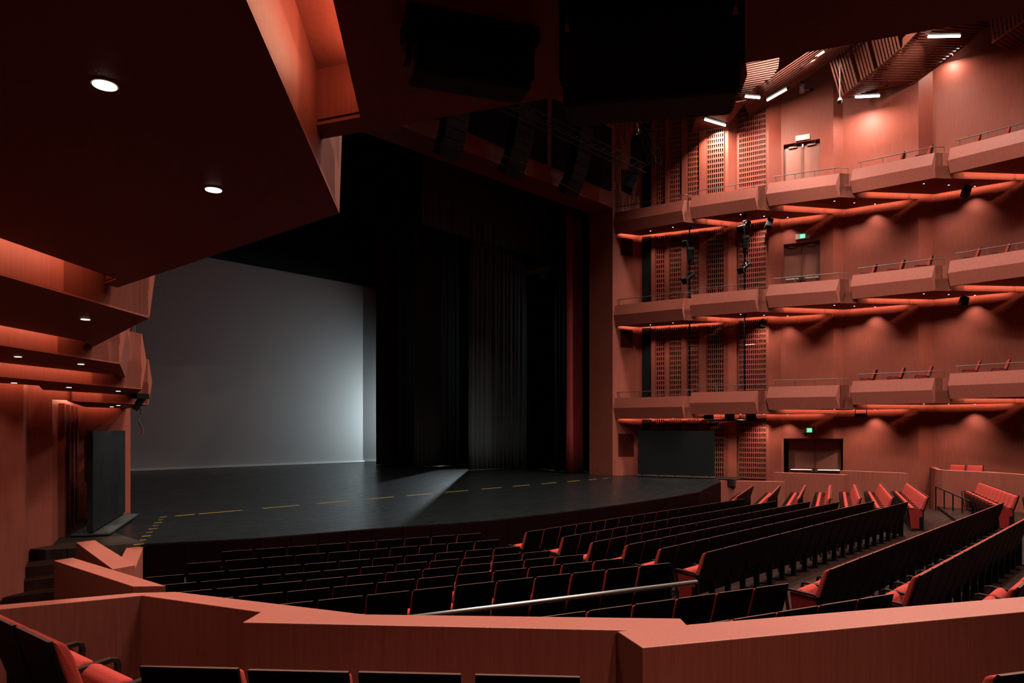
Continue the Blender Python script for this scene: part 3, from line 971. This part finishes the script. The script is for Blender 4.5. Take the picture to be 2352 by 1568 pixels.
# cameras on the ceiling
t = thing('dome_camera', 'small white dome camera on a long thin pole before the far wall', 'camera')
MB().tube((12.7, 9.81, 14.9), (12.7, 9.81, 16.9), 0.022, 8).build('pole', 'white', t)
MB().disc((12.7, 9.81, 14.80), 0.10, 0.12, 16, 0.06).build('housing', 'white', t)
MB().disc((12.7, 9.81, 14.71), 0.05, 0.09, 16, 0.09).build('dome', 'box_black', t)
t = thing('ceiling_sensor', 'white cylindrical camera hanging below the slats above the door', 'camera')
MB().tube((13.9, 11.75, 16.5), (13.9, 11.75, 17.6), 0.03, 8).build('pole', 'iron', t)
MB().disc((13.9, 11.75, 16.18), 0.11, 0.34, 16).build('housing', 'white', t, True)
MB().tube((13.9, 11.75, 16.26), (14.05, 11.45, 16.27), 0.02, 6).build('side_arm', 'white', t)
MB().tube((14.03, 11.49, 16.25), (14.09, 11.37, 16.28), 0.045, 8).build('side_lens', 'iron', t)

# ------------------------------------------------------------------ stage spots on the side booms
def boom(u, v, z0, z1, label):
    t = thing('lighting_boom', label, 'boom')
    MB().tube((u, v, z0), (u, v, z1), 0.03, 8).build('pole', 'iron', t)
    MB().disc((u, v, z1 - 0.05), 0.09, 0.04, 12).build('ceiling_flange', 'iron', t)
    MB().disc((u, v, z0), 0.12, 0.02, 12).build('foot_plate', 'iron', t)
    return t
def profile_spot(u, v, z, aim, label, bright=False):
    t = thing('profile_spot', label, 'spotlight', (u, v, z))
    X = Vector(aim).normalized()
    c = Vector((0, 0, 0))
    Y = Vector((0, 0, 1)).cross(X).normalized()
    Z = X.cross(Y)
    body = MB()
    body.tube(c - X * 0.30, c + X * 0.02, 0.085, 12).tube(c - X * 0.36, c - X * 0.30, 0.06, 12, 0.085)
    body.build('barrel', 'iron', t, False)
    MB().tube(c + X * 0.02, c + X * 0.30, 0.07, 12, 0.085).build('lens_tube', 'truss' if bright else 'iron', t)
    r0 = [c + X * 0.30 + Y * a + Z * b for a, b in ((-.12, -.12), (.12, -.12), (.12, .12), (-.12, .12))]
    r1 = [c + X * 0.42 + Y * a + Z * b for a, b in ((-.13, -.13), (.13, -.13), (.13, .13), (-.13, .13))]
    MB().loft(r0, r1).build('gel_frame', 'box_black', t)
    yk = MB()
    yk.path([c + Y * 0.11, c + Y * 0.12 + Vector((0, 0, 0.2)), c - Y * 0.12 + Vector((0, 0, 0.2)), c - Y * 0.11], 0.016, 6)
    yk.build('yoke', 'iron', t)
    cb = MB()
    pts = [c - X * 0.3 + Vector((0, 0, 0.05)) + Y * (0.06 * math.sin(a)) + Vector((0, 0, 0.14 * abs(math.sin(a * 0.5)))) + X * (0.22 * a / 6.3) for a in [i * 0.6 for i in range(11)]]
    cb.path(pts, 0.012, 5)
    cb.build('cable_loop', 'chrome', t)
def moving_head(u, v, z, label):
    t = thing('moving_head', label, 'spotlight', (u, v, z))
    MB().box((0, 0, 0.28), (0.34, 0.26, 0.12), 0.6).build('base', 'box_black', t)
    for s_ in (-1, 1):
        MB().box((0.14 * s_, 0.05 * s_, 0.02), (0.06, 0.14, 0.44), 0.3).build('yoke_arm', 'iron', t)
    MB().tube((0, 0, 0.16), (0, 0, -0.36), 0.13, 14, 0.115).build('head', 'iron', t)
    MB().disc((0, 0, -0.39), 0.10, 0.03, 14).build('lens', 'box_black', t)
AIM = (-0.80, 0.12, -0.50)
boom(11.45, 15.62, base(1, 1) + 0.42, base(1, 2), 'black boom on the middle far balcony nearer the stage')
profile_spot(11.40, 15.60, 10.22, AIM, 'black profile spot at the top of the boom nearer the stage')
moving_head(11.42, 15.55, 9.55, 'black moving head halfway down the boom nearer the stage')
profile_spot(11.40, 15.60, 8.62, AIM, 'black profile spot at the foot of the boom nearer the stage')
boom(11.95, 13.35, base(2, 1) + 0.42, base(2, 2), 'black boom on the middle far balcony nearer the doors')
profile_spot(11.88, 13.28, 10.50, AIM, 'profile spot with shiny tube at the top of the boom nearer the doors', True)
moving_head(11.90, 13.28, 9.72, 'black moving head halfway down the boom nearer the doors')
profile_spot(11.88, 13.28, 8.78, AIM, 'black profile spot at the foot of the boom nearer the doors')
for u, v, k, nm in ((11.45, 15.62, 1, 'nearer the stage'), (11.95, 13.35, 2, 'nearer the doors')):
    t = boom(u, v, base(k, 0) + 0.42, base(k, 1), 'bare black pipe with short cross arms on the lowest balcony %s' % nm)
    for z in (5.55, 4.6):
        MB().tube((u, v, z), (u + 0.35, v - 0.25, z + 0.04), 0.022, 6).build('cross_arm', 'steel' if z > 5 else 'iron', t)
# lighting bar under the lowest far balcony
t = thing('lighting_bar', 'black lighting bar with three boxes under the lowest far balcony', 'lighting bar')
MB().tube((11.40, 15.0, 2.44), (12.05, 12.7, 2.44), 0.03, 8).build('bar', 'iron', t)
for i in range(3):
    f_ = 0.12 + 0.36 * i
    p = Vector((11.40, 15.0, 2.58)).lerp(Vector((12.05, 12.7, 2.58)), f_)
    MB().box(p, (0.22, 0.34, 0.2), -0.27).build('fixture', 'box_black', t)
    MB().tube((p.x, p.y, 2.4), (p.x, p.y, base(2, 0)), 0.012, 6).build('hanger', 'iron', t)
# floodlight in a frame
t = thing('floodlight', 'black floodlight in a thin frame below the lowest far balcony', 'floodlight', (13.7, 9.36, 0))
MB().box((0, 0, 2.60), (0.06, 0.56, 0.16), -0.5).build('body', 'box_black', t)
for s_ in (-1, 1):
    MB().tube((-0.13 * s_, -0.25 * s_, 2.6), (-0.13 * s_, -0.25 * s_, base(3, 0)), 0.014, 6).build('frame_arm', 'iron', t)
# small loudspeakers hung below the soffits
for (u, v, k, tier, lb) in ((12.95, 12.75, 2, 2, 'small black loudspeaker under the topmost far balcony near the door'), (15.2, 6.1, 4, 2, 'small black loudspeaker under the topmost far balcony above bare wall'),
                            (15.3, 6.2, 4, 1, 'small black loudspeaker under the middle far balcony above bare wall'), (13.25, 13.15, 2, 1, 'small black loudspeaker under the middle far balcony near the perforated panel')):
    z = base(k, tier)
    t = thing('loudspeaker', lb, 'loudspeaker', (u, v, z))
    o = MB().box((0, 0, 0), (0.26, 0.24, 0.36)).build('cabinet', 'box_black', t)
    o.location = (0, 0, -0.27)
    o.rotation_euler = (0.35, 0.2, 0.7)
    g = MB().box((-0.135, 0, 0), (0.01, 0.21, 0.32)).build('grille_cloth', 'mesh_black', o)
    MB().tube((0, 0, -0.12), (0, 0, 0), 0.02, 6).build('bracket', 'iron', t)

# ------------------------------------------------------------------ big loudspeakers hung right overhead
def hung_speaker(c, e, wd, hg, dp, tilt, label, zs):
    """c centre, e unit direction of the long side in plan"""
    t = thing('hung_loudspeaker', label, 'loudspeaker', c, math.atan2(e[1], e[0]))
    cab = MB().box((0, 0, 0), (wd, dp, hg)).build('cabinet', 'box_black', t)
    cab.rotation_euler = (tilt, 0, 0)
    bv = cab.modifiers.new('round', 'BEVEL'); bv.width = 0.012; bv.segments = 2
    MB().box((0, -dp / 2 - 0.004, 0), (wd * 0.94, 0.012, hg * 0.86)).build('front_mesh', 'mesh_black', cab)
    MB().box((0, dp / 2 + 0.004, 0), (wd * 0.94, 0.012, hg * 0.86)).build('rear_mesh', 'mesh_black', cab)
    for s_ in (-1, 1):
        MB().box((s_ * (wd / 2 + 0.012), 0, (zs - c[2]) / 2), (0.012, 0.06, abs(zs - c[2]))).build('bracket_arm', 'iron', t)
    MB().box((0, 0, zs - c[2] - 0.03), (wd + 0.036, 0.16, 0.05)).build('bracket_top', 'iron', t)
    MB().box((0, 0.02, zs - c[2] - 0.085), (wd * 0.96, 0.12, 0.05)).build('rigging_frame', 'fascia', t)
    return t
ZE = base(6, 0)
hung_speaker((-14.33, 1.72, 3.185), (0.89, -0.46), 0.40, 0.105, 0.11, 0.0, 'smaller black loudspeaker hung under the dark overhead soffit', ZE)
t = hung_speaker((-14.12, 1.16, 3.06), (0.55, -0.835), 0.50, 0.21, 0.20, 0.1, 'largest black loudspeaker hung under the overhead soffit', ZE)
MB().box((0.02, -0.11, 0.02), (0.004, 0.004, 0.004)).build('indicator_led', 'led_red', t)

# ------------------------------------------------------------------ trusses and line arrays before the header
def truss_run(root, pts, w_=0.34):
    P = [Vector(p) for p in pts]
    cor = []
    for i, p in enumerate(P):
        d = (P[min(i + 1, len(P) - 1)] - P[max(i - 1, 0)]).normalized()
        sd = d.cross(Vector((0, 0, 1))).normalized()
        upv = sd.cross(d).normalized()
        cor.append([p + sd * a * w_ / 2 + upv * b * w_ / 2 for a, b in ((-1, -1), (1, -1), (1, 1), (-1, 1))])
    for c in range(4):
        MB().path([q[c] for q in cor], 0.02, 6).build('chord', 'truss', root)
    for i in range(len(P) - 1):
        for a, b in ((0, 1), (1, 2), (2, 3), (3, 0)):
            MB().tube(cor[i][a], cor[i + 1][b], 0.010, 5).build('brace', 'truss', root)
        if i % 2 == 0:
            MB().tube(cor[i][1], cor[i][2], 0.010, 5).build('brace', 'truss', root)
t = thing('lighting_truss', 'straight black truss running across in front of the stage header', 'truss')
truss_run(t, [(-2.0 + 0.54 * i, 16.6, 12.98) for i in range(22)])
t = thing('curved_truss', 'black truss bent in an arc beside the perforated wall', 'truss')
pts = []
for i in range(9):
    a = math.radians(90 - 11.5 * i)
    pts.append((9.75 - 2.2 + 2.0 * math.cos(a), 16.2, 13.15 + 1.6 * math.sin(a)))
truss_run(t, pts, 0.42)
def line_array(u, v, ztop, n, label, rz):
    t = thing('line_array', label, 'loudspeaker', (u, v, ztop), rz)
    MB().box((0, 0, 0.05), (0.95, 0.5, 0.08)).build('bumper_frame', 'iron', t)
    y, z, a = 0.0, -0.02, 0.06
    for i in range(n):
        h = 0.30
        c = (0, y, z - h / 2)
        o = MB().add([(-.46, -.22, -.145), (.46, -.22, -.145), (.40, .22, -.12), (-.40, .22, -.12), (-.46, -.22, .145), (.46, -.22, .145), (.40, .22, .12), (-.40, .22, .12)],
                     [(3, 2, 1, 0), (4, 5, 6, 7), (0, 1, 5, 4), (1, 2, 6, 5), (2, 3, 7, 6), (3, 0, 4, 7)]).build('cabinet', 'box_black', t)
        o.location = c
        o.rotation_euler = (a, 0, 0)
        MB().box((0, -0.226, 0), (0.86, 0.012, 0.25)).build('front_mesh', 'mesh_black', o)
        a += 0.035 + 0.01 * i
        z -= h * math.cos(a)
        y += h * math.sin(a) * 0.9
    for s_ in (-1, 1):
        MB().tube((0.25 * s_, 0, 0.08), (0.25 * s_, 0, CEIL - ztop), 0.018, 6).build('chain', 'chrome', t)
        MB().disc((0.25 * s_, 0, 0.30), 0.06, 0.12, 8).build('hook_block', 'chrome', t)
    return t
line_array(-0.5, 17.3, 13.4, 8, 'curved black line array furthest from the far wall', 0.0)
line_array(2.7, 17.3, 13.9, 9, 'curved black line array second from the far wall end', 0.0)
line_array(6.1, 17.3, 14.0, 9, 'curved black line array beside the stage-side end of the header', 0.1)
line_array(9.35, 16.9, 14.25, 7, 'curved black line array hanging alone before the perforated wall', 0.7)

# ------------------------------------------------------------------ near-side bits
t = thing('clamped_lamp', 'small black lamp with dangling cable under the near lowest bay', 'lamp')
c = Vector((-11.15, 14.35, base(2, 0) - 0.04))
MB().box(c, (0.3, 0.16, 0.1), 0.5).build('clamp', 'iron', t)
MB().tube(c + Vector((0.05, 0, -0.02)), c + Vector((-0.08, 0.05, -0.26)), 0.07, 10, 0.055).build('head', 'box_black', t)
MB().path([c + Vector((0, 0, -0.2)), c + Vector((0.03, 0, -0.35)), c + Vector((-0.02, 0, -0.48)), c + Vector((0.05, 0, -0.62))], 0.014, 6).build('cable', 'cable', t)
MB().box(c + Vector((0.05, 0, -0.66)), (0.03, 0.03, 0.09)).build('plug', 'fabric_side', t)

# steel handrail before the rear stalls, near side
t = thing('steel_handrail', 'long straight steel handrail above the nearest stalls rows', 'handrail')
a, b = Vector((-11.9, 5.88, 0.10)), Vector((-7.91, 4.47, 0.10))
MB().tube(a, b, 0.027, 10).build('rail', 'steel', t, True)
for i in range(4):
    p = a.lerp(b, (i + 0.0) / 3.0)
    MB().tube((p.x, p.y, -0.80), (p.x, p.y, 0.10), 0.02, 8).build('post', 'iron', t)
# black stair railing on the far side
t = thing('stair_railing', 'black metal stair railing before the far parapet', 'railing')
a, b = Vector((13.0, 6.60, -0.02)), Vector((11.2, 5.15, -0.34))
MB().tube(a, b, 0.025, 8).build('rail', 'iron', t)
for i in range(5):
    p = a.lerp(b, i / 4)
    MB().tube((p.x, p.y, -0.86), (p.x, p.y, p.z), 0.022, 6).build('post', 'iron', t)

# ------------------------------------------------------------------ theatre seats
def extrude_x(prof, hw):
    r0 = [(-hw, y, z) for y, z in prof]
    r1 = [(hw, y, z) for y, z in prof]
    return MB().loft(r0, r1)
back_line = [(-0.085, 0.26), (-0.10, 0.36), (-0.145, 0.50), (-0.205, 0.68), (-0.255, 0.84), (-0.290, 0.98)]
shell_prof = [(y - 0.012, z) for y, z in back_line] + [(y + 0.012, z) for y, z in reversed(back_line)]
SHELL = extrude_x(shell_prof, 0.252).mesh('back_shell')
SHELL.materials.append(M['shell'])
SHELL.materials.append(M['shell_edge_lit'])
for p in SHELL.polygons:
    if p.center.z > 0.975:
        p.material_index = 1
front_line = [(-0.205, 0.945), (-0.165, 0.86), (-0.115, 0.70), (-0.045, 0.54), (0.03, 0.43), (0.05, 0.36)]
foam_prof = [(y + 0.014, z - (0.02 if i == len(back_line) - 1 else 0)) for i, (y, z) in enumerate(back_line)] + [(-0.25, 0.968)] + front_line
def rounded(mb, name, w_=0.02, seg=2):
    me = mb.mesh(name)
    bm = bmesh.new(); bm.from_mesh(me)
    bmesh.ops.bevel(bm, geom=[e for e in bm.edges if e.calc_face_angle(0) > 0.6], offset=w_, segments=seg, affect='EDGES', profile=0.6)
    bm.to_mesh(me); bm.free()
    for p in me.polygons:
        p.use_smooth = True
    return me
FOAM = rounded(extrude_x(foam_prof, 0.245), 'back_cushion', 0.018)
FOAM.materials.append(M['fabric'])
th = math.radians(76)
cy, cz = 0.075, 0.445
def tilt(y, z):
    return (cy + y * math.cos(th) - z * math.sin(th) * 1.0, cz + y * math.sin(th) + z * math.cos(th))
seat_prof = [tilt(y, z) for y, z in ((-0.23, -0.05), (0.17, -0.065), (0.22, -0.03), (0.22, 0.03), (0.17, 0.065), (-0.20, 0.06))]
SEAT = rounded(extrude_x(seat_prof, 0.235), 'seat_cushion', 0.02)
SEAT.materials.append(M['fabric'])
# bent-wood armrest loop on the side boundary of the seat
arm_line = [(-0.13, 0.585), (-0.10, 0.615), (0.24, 0.645), (0.275, 0.635), (0.285, 0.60), (0.20, 0.04)]
def arm_mesh():
    mb = MB()
    t_ = 0.014
    pts = [Vector((0, y, z)) for y, z in arm_line]
    prev = None
    for i, p in enumerate(pts):
        d = (pts[min(i + 1, len(pts) - 1)] - pts[max(i - 1, 0)]).normalized()
        n = Vector((0, -d.z, d.y))
        ring = [p + Vector((-0.024, 0, 0)) - n * t_, p + Vector((0.024, 0, 0)) - n * t_, p + Vector((0.024, 0, 0)) + n * t_, p + Vector((-0.024, 0, 0)) + n * t_]
        if prev:
            mb.loft(prev, ring)
        prev = ring
    return mb.mesh('armrest')
ARM = arm_mesh()
ARM.materials.append(M['armwood'])
LEG = MB().box((0, -0.095, 0.20), (0.05, 0.09, 0.40)).box((0, -0.02, 0.012), (0.07, 0.36, 0.024)).mesh('leg')
LEG.materials.append(M['iron'])
PAN = MB().add([(-.016, -.13, .06), (.016, -.13, .06), (.016, .16, .06), (-.016, .16, .06), (-.016, -.13, .585), (.016, -.13, .585), (.016, .22, .615), (-.016, .22, .615)],
               [(3, 2, 1, 0), (4, 5, 6, 7), (0, 1, 5, 4), (1, 2, 6, 5), (2, 3, 7, 6), (3, 0, 4, 7)]).mesh('side_panel')
PAN.materials.append(M['fabric_side'])
PB = MB().box((0, -0.145, 0.30), (0.044, 0.035, 0.60)).mesh('panel_post')
PB.materials.append(M['iron'])
SW = 0.56
N_SEAT = [0]
def seat(u, v, z, rz, label, group, ends=(False, False), parts=True):
    N_SEAT[0] += 1
    t = thing('theatre_seat', label, 'seat', (u, v, z), rz, group)
    link('back_shell', SHELL, None, t)
    link('back_cushion', FOAM, None, t)
    link('seat_cushion', SEAT, None, t)
    link('armrest', ARM, None, t, (SW / 2, 0, 0))
    link('leg', LEG, None, t, (SW / 2, 0, 0))
    if ends[0]:
        link('armrest', ARM, None, t, (-SW / 2, 0, 0))
        link('leg', LEG, None, t, (-SW / 2, 0, 0))
        link('side_panel', PAN, None, t, (-SW / 2, 0, 0))
        link('panel_post', PB, None, t, (-SW / 2, 0, 0))
    if ends[1]:
        link('side_panel', PAN, None, t, (SW / 2, 0, 0))
        link('panel_post', PB, None, t, (SW / 2, 0, 0))
    return t

# centre block: straight rows; v of the top of the backs
for i, (v, n, c) in enumerate(((10.05, 18, 0.05), (9.04, 18, 0.05), (8.14, 19, 0.10), (7.28, 19, 0.0), (6.44, 20, 0.05), (5.54, 20, -0.08))):
    for j in range(n):
        u = c - n * SW / 2 + SW * (j + 0.5)
        z = floor_z(v + 0.25)
        seat(u, v + 0.30, z, 0, 'black-backed seat, centre block, %s row from the stage, %s from the near aisle' % (ORD[i], ORD[j]), 'centre stalls seats', (j == 0, j == n - 1))
for i, (v, u0, n) in enumerate(((3.32, -6.56, 21), (2.25, -6.75, 14), (1.2, -7.5, 3))):
    for j in range(n):
        u = u0 + SW * (j + 0.5)
        seat(u, v + 0.30, floor_z(v + 0.2), 0, 'black-backed seat behind the cross aisle, %s centre row, %s from near end' % (ORD[i], ORD[j]), 'rear centre stalls seats', (j == 0, j == n - 1))
# side blocks: rows turned towards the stage
ANG = math.radians(19.3)
DV, NV = Vector((math.cos(ANG), -math.sin(ANG))), Vector((math.sin(ANG), math.cos(ANG)))
ROWS = [(8.10, -8.95, 9), (7.15, -8.98, 10), (6.25, -9.0, 11), (5.35, -8.88, 11), (4.50, -8.74, 11), (3.65, -8.56, 11), (2.78, -8.37, 11), (0.62, -8.40, 8), (-0.55, -8.20, 5)]
for s in (-1, 1):
    for i, (n0, d0, n) in enumerate(ROWS):
        if s == 1 and i == 7:
            n = 10
        for j in range(n):
            dd = d0 - SW * (j + 0.5)
            p = DV * dd + NV * (n0 + 0.30)
            u, v = p.x * -s, p.y
            q = DV * dd + NV * (n0 + 0.25)
            z = floor_z(q.y - side(q.x))
            e0, e1 = (j == n - 1), (j == 0)
            if s == 1:
                e0, e1 = e1, e0
            seat(u, v, z, s * ANG, 'red seat in the %s side block, %s row from the stage, %s from the aisle' % ('near' if s == -1 else 'far', ORD[i], ORD[j]),
                 '%s side stalls seats' % ('near' if s == -1 else 'far'), (e0, e1))
# foreground seats
E_, F_ = Vector((0.643, -0.766)), Vector((0.766, 0.643))
for j, p in enumerate(((-14.66, 3.79), (-14.31, 3.35), (-13.95, 2.93), (-13.58, 2.49))):
    c = Vector(p) + E_ * 0.25 + F_ * 0.30
    seat(c.x, c.y, -0.16, math.atan2(F_.y, F_.x) - math.pi / 2, '%s of the four black seat backs along the bottom edge, counted from the armchair' % ORD[j], 'foreground seats', (j == 0, j == 3))
for j, (p, lb) in enumerate((((-14.91, 4.775), 'large red seat with curved armrest in the lower left corner'), ((-14.97, 5.32), 'black seat back behind the large red corner seat'))):
    seat(p[0] + 0.29, p[1], -0.135, math.radians(-84), lb, 'foreground corner seats', (j == 1, j == 0))
c = Vector((-11.62, 0.53))
seat(c.x + 0.15, c.y + 0.26, -0.16, math.radians(-30), 'black seat back just showing in the lower right corner', 'foreground seats', (True, True))
for j, v in enumerate((6.28, 5.72)):
    seat(14.45, v, -0.24, math.radians(86), '%s of the two red seats behind the far stair railing parapet' % ('stage-side' if j == 0 else 'rear'), 'far terrace seats', (j == 1, j == 0))
# seats on the far balconies
for tier in (0, 1, 2):
    for j, (u, v, k) in enumerate(((14.1, 8.95, 4), (14.1, 7.95, 4), (14.1, 7.0, 4), (14.7, 5.58, 5), (14.7, 4.68, 5))):
        if tier == 2 and j == 0:
            continue
        seat(u + 0.05, v + 0.25, base(k, tier) + 0.42, math.radians(12), 'red seat on the %s far balcony, %s from the stage' % (TN[tier], ORD[j if tier < 2 else j - 1]), 'balcony seats', (True, True))

# ------------------------------------------------------------------ stage lighting
def work_light(loc, aim, watts, angle, label, col=COLD, blend=0.4):
    t = thing('stage_floodlight', label, 'stage light', loc)
    d = Vector(aim).normalized()
    MB().tube(d * -0.25, d * 0.0, 0.16, 14, 0.2).build('housing', 'iron', t)
    MB().tube(d * 0.0, d * 0.01, 0.19, 14).build('lens', 'lens', t)
    MB().tube((0, 0, 0.15), (0, 0, 24 - loc[2]), 0.025, 6).build('hanging_pipe', 'iron', t)
    spot('lamp', d * 0.03, d, watts, col, angle, blend, 0.12, t)
work_light((17.0, 34.5, 12.0), (-12.5, -14.5, -12.0), 9000, 38, 'cold floodlight high in the rear corner of the far wing')
work_light((15.5, 21.6, 7.5), (-0.70, 0.58, -0.25), 260, 110, 'cold side light in the wing behind the house curtain', COLD, 0.8)
t = thing('backdrop_strip_light', 'tall cold strip light washing the grey backdrop from the far wing', 'stage light', (14.6, 35.9, 0))
MB().box((0.12, 0, 2.9), (0.12, 0.5, 4.0)).build('housing', 'iron', t)
MB().box((0.05, 0, 2.9), (0.02, 0.4, 3.8)).build('lens', 'lens', t)
MB().box((0.12, 0, 0.45), (0.10, 0.10, 0.90)).build('stand', 'iron', t)
MB().box((0.12, 0, 0.03), (0.6, 0.6, 0.06)).build('base_plate', 'iron', t)
area('lamp', (0.02, 0, 2.9), (-1, 0.42, 0.0), 0.4, 3.8, 600, COLD, t, math.radians(112))
